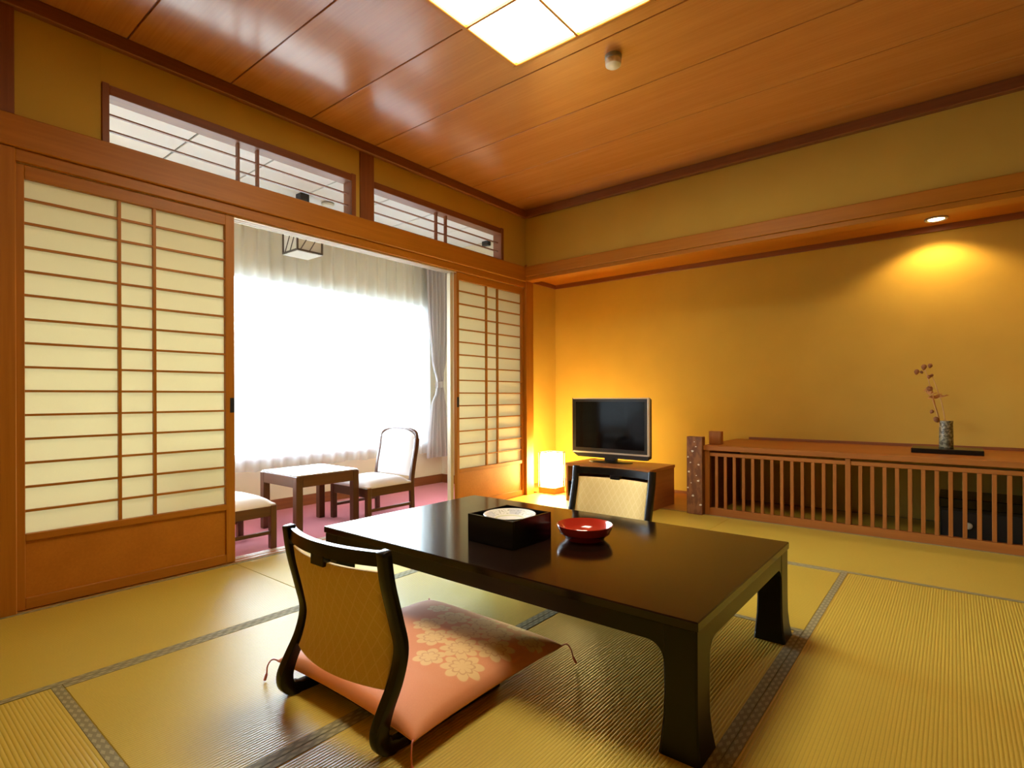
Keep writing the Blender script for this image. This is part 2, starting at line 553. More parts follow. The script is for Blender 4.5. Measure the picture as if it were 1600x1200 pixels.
def grid_me(fn, nu, nv, name='grid', smooth=60):
    bm = bmesh.new()
    V = [[bm.verts.new(fn(i / nu, j / nv)) for j in range(nv + 1)] for i in range(nu + 1)]
    for i in range(nu):
        for j in range(nv):
            bm.faces.new((V[i][j], V[i + 1][j], V[i + 1][j + 1], V[i][j + 1]))
    return me_of(bm, name, smooth)

def slab_me(front, back, nu, nv, name='slab', smooth=50):
    """closed sheet between two point functions on the unit square"""
    bm = bmesh.new()
    A = [[bm.verts.new(front(i / nu, j / nv)) for j in range(nv + 1)] for i in range(nu + 1)]
    B = [[bm.verts.new(back(i / nu, j / nv)) for j in range(nv + 1)] for i in range(nu + 1)]
    for i in range(nu):
        for j in range(nv):
            bm.faces.new((A[i][j], A[i + 1][j], A[i + 1][j + 1], A[i][j + 1]))
            bm.faces.new((B[i][j], B[i][j + 1], B[i + 1][j + 1], B[i + 1][j]))
    for i in range(nu):
        bm.faces.new((A[i][0], B[i][0], B[i + 1][0], A[i + 1][0]))
        bm.faces.new((A[i][nv], A[i + 1][nv], B[i + 1][nv], B[i][nv]))
    for j in range(nv):
        bm.faces.new((A[0][j], A[0][j + 1], B[0][j + 1], B[0][j]))
        bm.faces.new((A[nu][j], B[nu][j], B[nu][j + 1], A[nu][j + 1]))
    return me_of(bm, name, smooth)

# ================================================================== SETTING
XR, YF = 3.45, -4.42          # right end of the alcove, wall behind the camera
XO = 4.35                     # right wall of the room
ZC = 2.535                    # room ceiling
ZT = 2.065                    # alcove ceiling
YB, XS = 0.96, -0.33          # alcove back wall, alcove side wall
XW = -1.165                   # sunroom window wall
YS = 0.09                     # sunroom end wall
ZS = 2.38                     # sunroom ceiling

def st(o, label, cat): return tag(o, label, cat, None, 'structure')

# ---- floor with tatami mats
fl = st(thing('floor', None, None), 'tatami floor of green gold rush mats with patterned cloth borders', 'floor')
box('subfloor', XS - .05, XO + .1, YF - .1, YB + .05, -0.12, -0.05, 'brown_x', fl)
def mat_piece(x0, x1, y0, y1, along):
    g = 0.0008
    w, h = (x1 - x0, y1 - y0) if along == 'x' else (y1 - y0, x1 - x0)
    key = ('tat', round(w, 3), round(h, 3))
    if key not in _cache:
        bm = bmesh.new(); boxbm(bm, -w / 2 + g, w / 2 - g, -h / 2 + g, h / 2 - g, -0.05, 0.0, 0.002)
        _cache[key] = me_of(bm, 'tatami')
    o = link('tatami_mat', _cache[key], 'tatami', fl, ((x0 + x1) / 2, (y0 + y1) / 2, 0), (0, 0, 0 if along == 'x' else R(90)))
    k2 = ('heri', round(w, 3))
    if k2 not in _cache:
        bm = bmesh.new(); boxbm(bm, -w / 2 + g, w / 2 - g, -0.0135, 0.0135, -0.001, 0.0012, 0.0005)
        _cache[k2] = me_of(bm, 'heri')
    for s in (-1, 1):
        link('border_strip', _cache[k2], 'heri', o, (0, s * (h / 2 - 0.0142), 0))
mat_piece(0.0, 0.85, YF, -2.55, 'y')
mat_piece(3.64, XO, YF, -3.45, 'y')
mat_piece(0.0, 0.85, -2.55, -0.73, 'y')
mat_piece(0.0, 1.725, -0.73, 0.195, 'x')
mat_piece(1.725, XR, -0.73, 0.195, 'x')
mat_piece(XR, XO, -0.73, 0.10, 'x')
mat_piece(0.85, 2.545, -1.63, -0.73, 'x')
mat_piece(0.85, 1.70, -3.45, -1.63, 'y')
mat_piece(1.70, 2.545, -3.45, -1.63, 'y')
mat_piece(2.545, XR, -2.55, -0.73, 'y')
mat_piece(2.545, XR, YF, -2.55, 'y')
mat_piece(XR, XO, -2.55, -0.73, 'y')
mat_piece(XR, XO, -3.45, -2.55, 'x')
mat_piece(XR, 3.64, YF, -3.45, 'y')
mat_piece(0.85, 2.545, YF, -3.45, 'x')
box('alcove_board', XS, 1.566, 0.195, YB, -0.05, 0.0, 'red_x', fl)
mat_piece(1.566, XR, 0.195, YB, 'x')

# ---- sunroom floor
f2 = st(box('floor', XW - .05, -0.115, YF, YS, -0.06, -0.004, 'carpet'), 'red carpet of the narrow sunroom beyond the sliding doors', 'carpet')
sl = st(thing('trim_1', None, None), 'pale grooved threshold between tatami and red carpet', 'threshold')
box('sill_board', -0.115, 0.0, YF, YS, -0.06, -0.001, 'honey_y', sl)
for xx in (-0.030, -0.073, -0.098):
    box('track', xx - .006, xx + .006, -3.42, 0.0, -0.002, 0.0012, 'groove', sl)

# ---- shoji wall: posts, lintels, plaster
wl = st(thing('wall_left', None, None), 'ochre plaster band above the sliding doors, around the transom openings', 'wall')
def pw(x0, x1, y0, y1, z0, z1): box('plaster_panel', x0, x1, y0, y1, z0, z1, 'plaster', wl)
pw(-.09, -.002, YF, -3.128, 2.04, 2.475)
pw(-.09, -.002, -3.128, -1.785, 2.300, 2.475)
pw(-.09, -.002, -1.785, -1.751, 2.04, 2.475)
pw(-.09, -.002, -1.641, -.300, 2.300, 2.475)
pw(-.09, -.002, -.300, 0.10, 2.04, 2.54)
pw(-.09, -.002, YF, -3.54, -.05, 1.9)
st(box('trim_2', -.10, .022, YF, 0.0, 1.905, 2.036, 'honey_y', None, .004), 'long honey wood lintel board running over the sliding doors', 'lintel')
kam = st(thing('trim_3', None, None), 'thin grooved door head under the long wooden lintel', 'door head')
box('head_board', -.10, .004, -3.42, 0.0, 1.855, 1.905, 'honey_y', kam, .002)
for xx in (-0.030, -0.073):
    box('track', xx - .014, xx - .010, -3.42, 0.0, 1.842, 1.8555, 'groove', kam)
    box('track', xx + .010, xx + .014, -3.42, 0.0, 1.842, 1.8555, 'groove', kam)
st(box('trim_4', -.11, .012, -3.54, -3.42, -.02, 1.905, 'honey_z', None, .004), 'wooden door post at the far left edge beside the shoji', 'post')
st(box('trim_5', -.10, .008, -1.751, -1.641, 2.036, 2.475, 'brown_z', None, .003), 'short brown post between the two transom windows', 'post')
st(box('trim_6', -.05, .030, YF, 0.0, 2.470, ZC, 'brown_y', None, .004), 'dark cornice strip between left plaster wall and ceiling', 'cornice')
st(box('trim_7', -.11, .012, 0.0, 0.11, -.02, 2.06, 'honey_z', None, .004), 'wooden corner post between the shoji and the alcove', 'post')
st(box('trim_14', -.003, .016, -3.54, -3.424, 2.036, 2.475, 'brown_z', None, .002), 'dark wooden post at the top left corner of the wall', 'post')

# ---- transoms
def transom(idx, y0, y1, z0, z1, vs, label, left_frame=True):
    t = st(thing('window_%d' % idx, None, None), label, 'transom')
    fr = .028
    if left_frame: box('frame_stile', -.085, .006, y0 - fr, y0, z0 - .003, z1 + .05, 'brown_z', t, .002)
    box('frame_stile', -.085, .006, y1, y1 + fr + .005, z0 - .003, z1 + .05, 'brown_z', t, .002)
    box('frame_rail', -.085, .005, y0, y1, z1, z1 + .045, 'brown_y', t, .002)
    box('frame_rail', -.085, .005, y0, y1, z0 - .012, z0, 'brown_y', t, .001)
    for k in (1, 2):
        z = z0 + (z1 - z0) * k / 3
        box('bar', -.045, -.030, y0, y1, z - .0035, z + .0035, 'brown_y', t)
    for v in vs:
        box('upright', -.048, -.024, v - .006, v + .006, z0, z1, 'brown_z', t)
    return t
transom(1, -3.099, -1.814, 2.036, 2.258, (-2.509, -2.402), 'long transom opening with thin bars above the left sliding door')
transom(2, -1.641, -0.335, 2.045, 2.262, (-1.049, -0.950), 'transom opening with thin bars near the alcove corner', False)

# ---- sliding shoji doors
def shoji(idx, y0, y1, xc, label, panes=True, pull=None):
    t = st(thing('door_%d' % idx, None, None, (xc, 0, 0)), label, 'sliding door')
    a, b = -.016, .016
    sw = .030 if idx == 1 else .028
    ly0, ly1 = y0 + sw, y1 - (.046 if idx == 1 else sw)
    box('stile', a, b, y0, ly0, 0.003, 1.852, 'honey_z', t, .002)
    box('stile', a, b, ly1, y1, 0.003, 1.852, 'honey_z', t, .002)
    box('rail', a, b, ly0, ly1, 1.795, 1.852, 'honey_y', t, .002)
    box('rail', a, b, ly0, ly1, 0.286, 0.316, 'honey_y', t, .002)
    box('rail', a, b, ly0, ly1, 0.003, 0.050, 'honey_y', t, .002)
    box('kick_board', -.006, .004, ly0, ly1, 0.050, 0.286, 'kick', t)
    wy = (ly1 - ly0)
    v1, v2 = ly0 + wy * .415, ly0 + wy * .592
    zs = [1.711 - .1 * k for k in range(14)]
    if not panes:
        box('paper', -.0125, -.0115, ly0, ly1, 0.316, 1.795, 'paper', t)
    else:
        edges = [1.795] + zs + [0.316]
        for (c0, c1) in ((ly0, v1), (v1, v2), (v2, ly1)):
            for zt, zb in zip(edges, edges[1:]):
                box('paper_pane', -.0075, -.0065, c0, c1, zb, zt, 'paper', t)
    for z in zs:
        box('lattice_bar', -.006, .009, ly0, ly1, z - .0048, z + .0048, 'honey_y', t)
    for v in (v1, v2):
        box('lattice_upright', -.006, .012, v - .0062, v + .0062, 0.316, 1.795, 'honey_z', t)
    if pull is not None:
        box('finger_pull', b - .004, b + .0012, pull - .012, pull + .012, .80, .88, 'dark_metal', t, .002)
    return t
shoji(1, -3.420, -2.538, -.030, 'wide shoji sliding door at far left, beside the door post', True, -2.552)
shoji(2, -0.853, -0.002, -.030, 'shoji sliding door beside the glowing floor lamp', True, -0.840)
st(box('trim_13', -.092, -.052, -0.884, -0.852, 0.003, 1.852, 'pale_jamb', None, .002), 'slim pale jamb at the edge of the shoji by the floor lamp', 'jamb')  # added strip instead of a second door, so daylight backs the shoji

# ---- alcove wall (right of the picture)
wb = st(thing('wall_back', None, None), 'ochre plaster back wall of the alcove behind the television', 'wall')
box('plaster_panel', XS - .05, XR + .1, YB, YB + .08, -.05, 2.16, 'plaster', wb)
ws = st(box('wall_alcove', XS - .08, XS, .11, YB, -.05, 2.16, 'plaster'), 'short plaster side wall of the alcove behind the floor lamp', 'wall')
box('wall_return', XS, -.11, .112, .13, -.05, 2.06, 'plaster', ws).location = Vector(((XS - .11) / 2, .121, 1.005)) - ws.location
wu = st(box('wall_upper', 0.0, XO + .02, .012, .10, 2.036, ZC, 'plaster'), 'plaster band above the alcove lintel', 'wall')
st(box('trim_8', 0.0, XO + .02, -.022, .10, 1.945, 2.036, 'honey_x', None, .003), 'wide honey wood lintel board over the alcove opening', 'lintel')
st(box('trim_9', 0.0, XO + .02, -.010, .10, 1.912, 1.945, 'honey_x', None, .003), 'lower wooden beam edge hanging over the alcove opening', 'beam')
st(box('trim_10', .030, XO + .02, -.030, .03, 2.470, ZC, 'brown_x', None, .004), 'dark cornice strip between alcove wall and ceiling', 'cornice')
tc = st(box('ceiling', XS - .05, XR + .1, .10, YB, ZT, ZT + .05, 'honey_x'), 'low honey wood ceiling inside the alcove', 'ceiling')
st(box('trim_11', XS, XR + .02, YB - .022, YB, ZT - .042, ZT, 'brown_x', None, .002), 'dark moulding along the top of the alcove back wall', 'moulding')
st(box('trim_12', XS, XS + .02, .11, YB - .022, ZT - .042, ZT, 'brown_y', None, .002), 'dark moulding along the top of the alcove side wall', 'moulding')
st(box('baseboard_back', XS, 1.53, YB - .012, YB, 0, .022, 'brown_x'), 'low dark skirting strip at the foot of the alcove wall', 'skirting')

# ---- walls behind the camera
st(box('wall_right', XO, XO + .1, YF - .1, .11, -.05, ZC + .05, 'dark_wall'), 'dark wood panelled wall closing the right side of the room', 'wall')
st(box('wall_side', XR, XO, .012, YB + .08, -.05, 2.16, 'plaster'), 'plaster wall right of the alcove', 'wall')
st(box('wall_front', -.11, XO, YF - .1, YF, -.05, ZC + .05, 'plaster'), 'plaster wall behind the viewer', 'wall')

# ---- room ceiling: veneer boards with open joints
ce = st(thing('ceiling', None, None), 'varnished wooden board ceiling of the room', 'ceiling')
box('backing', -.02, XO + .1, YF - .1, .10, ZC + .008, ZC + .05, 'brown_x', ce)
js = [-0.253 - .4635 * k for k in range(11)]
edges = [0.02] + [y for y in js if y > YF] + [YF]
for a, b in zip(edges, edges[1:]):
    box('ceiling_board', -.01, XO + .02, b + .003, a - .003, ZC, ZC + .012, 'ceiling', ce, .002)

# ---- sunroom shell
w5 = st(thing('wall_window', None, None), 'cream sunroom wall around the big window', 'wall')
WY0, WY1, WZ0, WZ1 = -4.20, -0.13, 0.415, 1.835
box('wall_panel', XW - .10, XW, YF, YS, -.06, WZ0, 'sun_wall', w5)
box('wall_panel', XW - .10, XW, YF, YS, WZ1, ZS, 'sun_wall', w5)
box('wall_panel', XW - .10, XW, YF, WY0, WZ0, WZ1, 'sun_wall', w5)
box('wall_panel', XW - .10, XW, WY1, YS, WZ0, WZ1, 'sun_wall', w5)
st(box('wall_sunroom', XW - .10, -.11, YS, .112, -.06, ZS + .05, 'sun_wall'), 'cream end wall of the sunroom behind the grey drape', 'wall')
st(box('wall_sunroom', XW - .10, -.11, YF - .1, YF, -.06, ZS + .05, 'sun_wall'), 'cream end wall of the sunroom hidden at the left', 'wall')
st(box('baseboard_window', XW, XW + .014, YF, YS, -.004, .082, 'brown_y', None, .002), 'reddish brown skirting under the sunroom window', 'skirting')
st(box('baseboard_sunroom', XW + .014, -.12, YS - .014, YS, -.004, .082, 'brown_x', None, .002), 'reddish brown skirting on the sunroom end wall', 'skirting')
c2 = st(thing('ceiling', None, None), 'white panelled sunroom ceiling seen through the transoms', 'ceiling')
box('backing', XW - .10, -.09, YF, YS, ZS + .009, ZS + .05, 'dark_metal', c2)
yy = [YS, -0.36, -0.80, -1.24, -1.69, -2.14, -2.585, -3.03, -3.475, -3.92, -4.365, YF]
for a, b in zip(yy, yy[1:]):
    box('ceiling_panel', XW, -.085, b + .006, a - .006, ZS, ZS + .010, 'sun_ceiling', c2)
win = st(thing('window_3', None, None), 'big bright sunroom window behind the lace curtain', 'window')
xa, xb = XW - .085, XW - .030
box('frame_rail', xa, xb, WY0, WY1, WZ0, WZ0 + .04, 'alu', win)
box('frame_rail', xa, xb, WY0, WY1, WZ1 - .04, WZ1, 'alu', win)
ym = (WY0 + WY1) / 2
for y in (WY0, ym - .025, WY1 - .045):
    box('frame_stile', xa, xb, y, y + .045, WZ0 + .04, WZ1 - .04, 'alu', win)
box('pane', xa + .025, xa + .030, WY0 + .045, ym - .025, WZ0 + .04, WZ1 - .04, 'glass', win)
box('pane', xa + .025, xa + .030, ym + .02, WY1 - .045, WZ0 + .04, WZ1 - .04, 'glass', win)
box('window_sill', XW - .03, XW + .018, WY0, WY1, WZ0 - .025, WZ0, 'red_y', win, .002)

# ================================================================== CURTAINS
cu = thing('lace_curtain', 'sheer white lace curtain drawn across the bright sunroom window', 'curtain', (-1.088, -2.15, 0.33))
def lacef(u, v):
    y = -2.05 + u * 4.08
    z = v * (2.30 - .33)
    a = 0.026 * (0.6 + 0.4 * v)
    x = a * math.sin(2 * PI * y / .108 + .8 * math.sin(y * 3.1)) + .006 * math.sin(y * 23 + 2 * v)
    z2 = z + (0.006 * math.sin(y * 19) * (1 - v))
    return (x, y, z2)
link('lace_cloth', grid_me(lacef, 420, 10, 'lace'), 'lace', cu)
box('curtain_rail', -.012, .012, -2.1, 2.09, 1.968, 1.985, 'white_plastic', cu)
for yb in (-1.9, -.6, .7, 1.98):
    box('rail_bracket', -.072, -.010, yb - .01, yb + .01, 1.972, 1.984, 'white_plastic', cu)

dr = thing('grey_drape', 'grey drape tied back in the sunroom corner beside the window', 'curtain', (-1.03, -.08, .28))
lv = [(0.0, -.165, .160), (.22, -.150, .140), (.50, -.115, .105), (.66, -.060, .062), (.72, -.040, .050), (.78, -.055, .062), (1.0, -.105, .105), (1.4, -.150, .140), (2.02, -.165, .158)]
def drf(u, v):
    z = v * 2.02
    for (z0, a0, b0), (z1, a1, b1) in zip(lv, lv[1:]):
        if z <= z1 + 1e-6:
            t = (z - z0) / (z1 - z0); t = t * t * (3 - 2 * t)
            A = a0 + (a1 - a0) * t; B = b0 + (b1 - b0) * t
            break
    y = A + (B - A) * u
    w = (B - A) / .33
    amp = .022 * (0.4 + .6 * w)
    x = amp * math.sin(2 * PI * (u * 5.5 + .25 * math.sin(3 * u))) + .008 * math.sin(17 * u + 3 * v)
    if abs(z - .72) < .12: x += .012
    return (x, y, z)
link('drape_cloth', grid_me(drf, 110, 48, 'drape'), 'drape', dr)
tb = slab_me(lambda u, v: (.034 * math.cos((u - .5) * PI) + .006, -.052 + u * .112, .695 + v * .06 + .02 * (u - .5)),
             lambda u, v: (.029 * math.cos((u - .5) * PI) + .004, -.052 + u * .112, .695 + v * .06 + .02 * (u - .5)), 14, 2, 'tieback')
link('tieback', tb, 'drape', dr)

# ================================================================== CEILING LAMP
cl = thing('ceiling_lamp', 'square glowing ceiling lamp with wooden grid frame', 'lamp', (1.663, -2.125, ZC))
hw = .350
zb, zt = -.026, -.001
box('frame_side', -hw - .022, hw + .022, hw, hw + .022, zb, zt, 'honey_x', cl, .003)
box('frame_side', -hw - .022, hw + .022, -hw - .022, -hw, zb, zt, 'honey_x', cl, .003)
box('frame_side', -hw - .022, -hw, -hw, hw, zb, zt, 'honey_y', cl, .003)
box('frame_side', hw, hw + .022, -hw, hw, zb, zt, 'honey_y', cl, .003)
box('grid_bar', -hw, hw, -.006, .006, zb + .002, zb + .016, 'honey_x', cl)
box('grid_bar', -.006, .006, -hw, hw, zb + .002, zb + .016, 'honey_y', cl)
for sx_ in (-1, 1):
    for sy_ in (-1, 1):
        box('light_panel', min(0, sx_ * hw) + (.006 if sx_ > 0 else 0), max(0, sx_ * hw) - (.006 if sx_ < 0 else 0),
            min(0, sy_ * hw) + (.006 if sy_ > 0 else 0), max(0, sy_ * hw) - (.006 if sy_ < 0 else 0), zb + .016, zb + .020, 'ceil_glow', cl)

def detector(loc, label, r=.045, h=.045):
    t = thing('smoke_detector', label, 'smoke detector', loc)
    link('mount', lathe_me([(0, 0), (r * .95, 0), (r * .95, -h * .3), (r * .8, -h * .36), (0, -h * .36)], 28, 'mount'), 'grey_plastic', t)
    link('sensor_dome', lathe_me([(0, -h * .36), (r * .86, -h * .36), (r * .9, -h * .5), (r * .86, -h * .85), (r * .6, -h), (0, -h)], 28, 'dome'), 'white_plastic', t)
    return t
detector((1.70, -1.505, ZC), 'round white smoke detector on the wooden ceiling', .043, .055)
detector((-.77, -1.49, ZS), 'small pale detector on the sunroom ceiling behind the transom', .05, .03)

# ---- downlight in the alcove ceiling
dl = thing('downlight', 'small round recessed downlight over the vase', 'lamp', (2.895, .755, ZT))
link('trim_ring', lathe_me([(.046, -.001), (.064, -.001), (.066, -.006), (.058, -.011), (.046, -.007)], 28, 'ring'), 'grey_plastic', dl)
link('bulb_face', lathe_me([(0, -.006), (.045, -.006), (.045, -.001), (0, -.001)], 28, 'bulb'), 'bulb_glow', dl)
sp = bpy.data.lights.new('downlight_beam', 'SPOT')
sp.energy = 24.0; sp.color = (1.0, 0.66, 0.27); sp.spot_size = R(136); sp.spot_blend = 0.45; sp.shadow_soft_size = 0.03
spo = bpy.data.objects.new('downlight_beam', sp); COL.objects.link(spo); spo.parent = dl; spo.location = (0, 0, -.03)

# ---- lantern in the sunroom
pn = thing('pendant_lantern', 'square white paper pendant lantern with slanting dark bars in the sunroom', 'lamp', (-.755, -1.71, ZS))
hs, z0, z1 = .098, -.445, -.225
box('ceiling_block', -.035, .035, -.035, .035, -.075, -.0005, 'dark_metal', pn, .003)
link('cord', tube_me([(0, 0, -.075), (0, 0, z1)], .005, 8, 'cord'), 'dark_metal', pn)
fk = .0055
for sx_ in (-1, 1):
    for sy_ in (-1, 1):
        box('corner_stick', sx_ * hs - fk, sx_ * hs + fk, sy_ * hs - fk, sy_ * hs + fk, z0, z1, 'dark_stick', pn)
for s in (-1, 1):
    for z in (z0 + fk, z1 - fk):
        box('edge_stick', -hs + fk, hs - fk, s * hs - fk, s * hs + fk, z - fk, z + fk, 'dark_stick', pn)
        box('edge_stick', s * hs - fk, s * hs + fk, -hs + fk, hs - fk, z - fk, z + fk, 'dark_stick', pn)
    box('paper_pane', -hs, hs, s * (hs - .004) - .0005, s * (hs - .004) + .0005, z0, z1, 'lantern_paper', pn)
    box('paper_pane', s * (hs - .004) - .0005, s * (hs - .004) + .0005, -hs, hs, z0, z1, 'lantern_paper', pn)
    for a0 in (-.075, -.005):
        p0, p1 = a0, a0 + .10
        link('slanting_bar', tube_me([(p0, s * hs, z0 + fk), (min(p1, hs), s * hs, z0 + fk + .17 * (min(p1, hs) - p0) / .10)], .0035, 6), 'dark_stick', pn)
        link('slanting_bar', tube_me([(s * hs, p0, z0 + fk), (s * hs, min(p1, hs), z0 + fk + .17 * (min(p1, hs) - p0) / .10)], .0035, 6), 'dark_stick', pn)
box('paper_pane', -hs, hs, -hs, hs, z0 - .006, z0 - .004, 'lantern_paper', pn)
fx = tag(box('ceiling_fitting', -.56, -.48, .045, .088, ZS - .045, ZS - .001, 'dark_metal', None, .004),
         'tiny dark fitting at the far right corner of the second transom view', 'fitting')

# ================================================================== SUNROOM FURNITURE
def sun_table(loc):
    t = thing('side_table', 'low square dark wood table with pale top in the sunroom', 'table', loc)
    h, w, lg = .388, .232, .046
    for sx_ in (-1, 1):
        for sy_ in (-1, 1):
            x0 = -w if sx_ < 0 else w - lg; y0 = -w if sy_ < 0 else w - lg
            box('leg', x0, x0 + lg, y0, y0 + lg, 0, h - .004, 'walnut_z', t, .003)
    for s in (-1, 1):
        y0 = -w if s < 0 else w - .028
        box('apron', -w + lg, w - lg, y0 + .002, y0 + .026, h - .075, h - .004, 'walnut_x', t, .002)
        box('apron', y0 + .002, y0 + .026, -w + lg, w - lg, h - .075, h - .004, 'walnut_y', t, .002)
    box('table_top', -w + .006, w - .006, -w + .006, w - .006, h - .004, h + .004, 'pale_top', t, .002)
    return t
sun_table((-.452, -1.838, -.004))

def sun_chair(loc, rz, label):
    """faces local -y"""
    t = thing('sunroom_chair', label, 'chair', loc, rz, 'upholstered chairs in the sunroom')
    w, d, zs = .225, .215, .250
    lg = .036
    for s in (-1, 1):
        x0 = -w if s < 0 else w - lg
        box('leg', x0, x0 + lg, -d, -d + lg, 0, zs + .004, 'walnut_z', t, .003)
        path = catmull([(d - .018, 0.0), (d - .020, .12), (d - .022, .26), (d - .005, .38), (d + .020, .50), (d + .028, .555), (d + .031, .575)], 5)
        link('leg', ribbon_me([(p.x, p.y) for p in path], .034, x0 + .003, x0 + lg - .005, 'rear_leg', .003), 'walnut_z', t)
        box('stretcher', x0 + .008, x0 + .026, -d + lg, d - .03, .085, .105, 'walnut_y', t, .002)
        box('seat_rail', x0 + .004, x0 + .030, -d + lg, d - .03, zs - .058, zs, 'walnut_y', t, .002)
    box('seat_rail', -w + lg, w - lg, -d + .004, -d + .030, zs - .062, zs, 'walnut_x', t, .002)
    box('seat_rail', -w + lg, w - lg, d - .035, d - .010, zs - .05, zs, 'walnut_x', t, .002)
    # arched top of the back frame
    n = 16
    pts = []
    for i in range(n + 1):
        a = PI * i / n
        ca, sa = math.cos(a), math.sin(a)
        ex = abs(ca) ** .62 * (1 if ca >= 0 else -1); ez = sa ** .62
        pts.append((ex * (w - .017), d + .031 + .006 * ez, .570 + .072 * ez))
    link('back_arch', tube_me(pts, .0135, 8, 'arch'), 'walnut_x', t)
    def bz(v): return zs + .045 + v * (.640 - zs - .045)
    def by(z):
        q = [(0, -.022), (.26, -.022), (.38, -.005), (.50, .022), (.575, .030), (.66, .036)]
        for (a, b), (c, e) in zip(q, q[1:]):
            if z <= c: return d + b + (e - b) * (z - a) / (c - a)
        return d + .036
    def inset(u, v):
        x = (u - .5) * 2
        k = max(0, v - .70) / .30
        return x * (w - .022) * (1 - .06 * k * k), bz(v) - .045 * k * abs(x) ** 3.2
    def pf(u, v):
        x, z = inset(u, v)
        e = (1 - abs(2 * u - 1) ** 4) * (1 - abs(2 * v - 1) ** 6)
        return (x, by(z) - .010 - .022 * e, z)
    def pb(u, v):
        x, z = inset(u, v)
        e = (1 - abs(2 * u - 1) ** 4) * (1 - abs(2 * v - 1) ** 6)
        return (x, by(z) + .004 + .010 * e, z)
    link('backrest', slab_me(pf, pb, 18, 18, 'chair_back'), 'pale_fabric', t)
    def sf(u, v):
        e = (1 - abs(2 * u - 1) ** 6) * (1 - abs(2 * v - 1) ** 6)
        return ((u - .5) * 2 * (w - .006), -d + .004 + v * (2 * d - .040), zs + .012 + .048 * e)
    def sb(u, v):
        return ((u - .5) * 2 * (w - .006), -d + .004 + v * (2 * d - .040), zs + .0005)
    link('seat', slab_me(sf, sb, 16, 16, 'chair_seat'), 'pale_fabric', t)
    return t
sun_chair((-.375, -1.372, -.004), 0, 'pale upholstered chair with rounded back facing the sunroom table')
sun_chair((-.345, -2.465, -.004), PI, 'pale upholstered chair half hidden behind the left shoji door')

# ================================================================== LOW TABLE
TX0, TX1, TY0, TY1, TZ = .934, 2.511, -2.604, -1.680, .342
lt = thing('low_table', 'large black brown lacquered low table with flared legs on the tatami', 'table', ((TX0 + TX1) / 2, (TY0 + TY1) / 2, 0))
a, b = (TX1 - TX0) / 2, (TY1 - TY0) / 2
box('table_top', -a, a, -b, b, TZ - .026, TZ, 'table_top', lt, .003)
ap0 = TZ - .074
def arch(L, lw):
    """apron outline (s,z) between legs with rounded lower corners running into the legs"""
    r = .045
    pts = [(-L, TZ - .027), (-L, ap0 - r)]
    s0 = L - lw
    pts += [(-s0, ap0 - r)]
    for i in range(1, 8):
        t = i / 8 * PI / 2
        pts.append((-s0 + r * (1 - math.cos(t)), ap0 - r + r * math.sin(t)))
    pts.append((-s0 + r, ap0))
    q = [(-x, z) for x, z in pts[::-1]]
    return pts + q
ti = .004
lwx, lwy = .088, .095
for s in (-1, 1):
    y0, y1 = (-b + ti + .0012, -b + ti + .026) if s < 0 else (b - ti - .026, b - ti - .0012)
    link('apron', prism_me(arch(a - ti - .027, lwx - .031), y0, y1, 'y'), 'table_body', lt)
    x0, x1 = (-a + ti + .0012, -a + ti + .026) if s < 0 else (a - ti - .026, a - ti - .0012)
    link('apron', prism_me(arch(b - ti - .027, lwy - .031), x0, x1, 'x'), 'table_body', lt)
def leg_me():
    """outer corner at origin, body towards +x +y; flared foot"""
    prof = [(TZ - .027, 0.0, .088, .095), (.23, 0.0, .086, .093), (.15, 0.0, .084, .090), (.09, -.001, .086, .090), (.045, -.005, .090, .094), (.0, -.012, .094, .100)]
    bm = bmesh.new(); rings = []
    for z, o, wx, wy in prof:
        c = .005
        x0, x1, y0, y1 = o, wx, o, wy
        P = [(x0 + c, y0), (x1 - c, y0), (x1, y0 + c), (x1, y1 - c), (x1 - c, y1), (x0 + c, y1), (x0, y1 - c), (x0, y0 + c)]
        rings.append([bm.verts.new((p[0], p[1], z)) for p in P])
    for r0, r1 in zip(rings, rings[1:]):
        for k in range(8): bm.faces.new((r0[k], r0[(k + 1) % 8], r1[(k + 1) % 8], r1[k]))
    bm.faces.new(rings[0]); bm.faces.new(rings[-1])
    return me_of(bm, 'table_leg', 30)
lm = leg_me()
for (sx_, sy_) in ((-1, -1), (1, -1), (1, 1), (-1, 1)):
    me = lm.copy()
    for v in me.vertices:
        v.co.x *= -sx_; v.co.y *= -sy_
    if sx_ * sy_ < 0: me.flip_normals()
    link('leg', me, 'table_body', lt, (sx_ * (a - ti), sy_ * (b - ti), 0))

# ---- lacquer box with plate
bxo = thing('lacquer_box', 'open square black lacquer box holding a plate on the low table', 'box', (1.675, -2.283, TZ), R(-2))
q, hh, th = .112, .100, .009
box('box_wall', -q, q, -q, -q + th, 0, hh, 'lacquer', bxo, .0015)
box('box_wall', -q, q, q - th, q, 0, hh, 'lacquer', bxo, .0015)
box('box_wall', -q, -q + th, -q + th, q - th, 0, hh, 'lacquer', bxo, .0015)
box('box_wall', q - th, q, -q + th, q - th, 0, hh, 'lacquer', bxo, .0015)
box('inner_floor', -q + th, q - th, -q + th, q - th, 0.0, .068, 'lacquer', bxo)
plt = link('plate', lathe_me([(0, .004), (.045, .004), (.048, 0), (.054, 0), (.056, .006), (.085, .020), (.098, .0255), (.0995, .027), (.098, .0285), (.084, .0245), (.056, .011), (.050, .009), (0, .008)], 48, 'plate'),
           'plate', None, (1.675, -2.283, TZ + .0685))
tag(plt, 'white painted porcelain plate lying in the black lacquer box', 'plate')

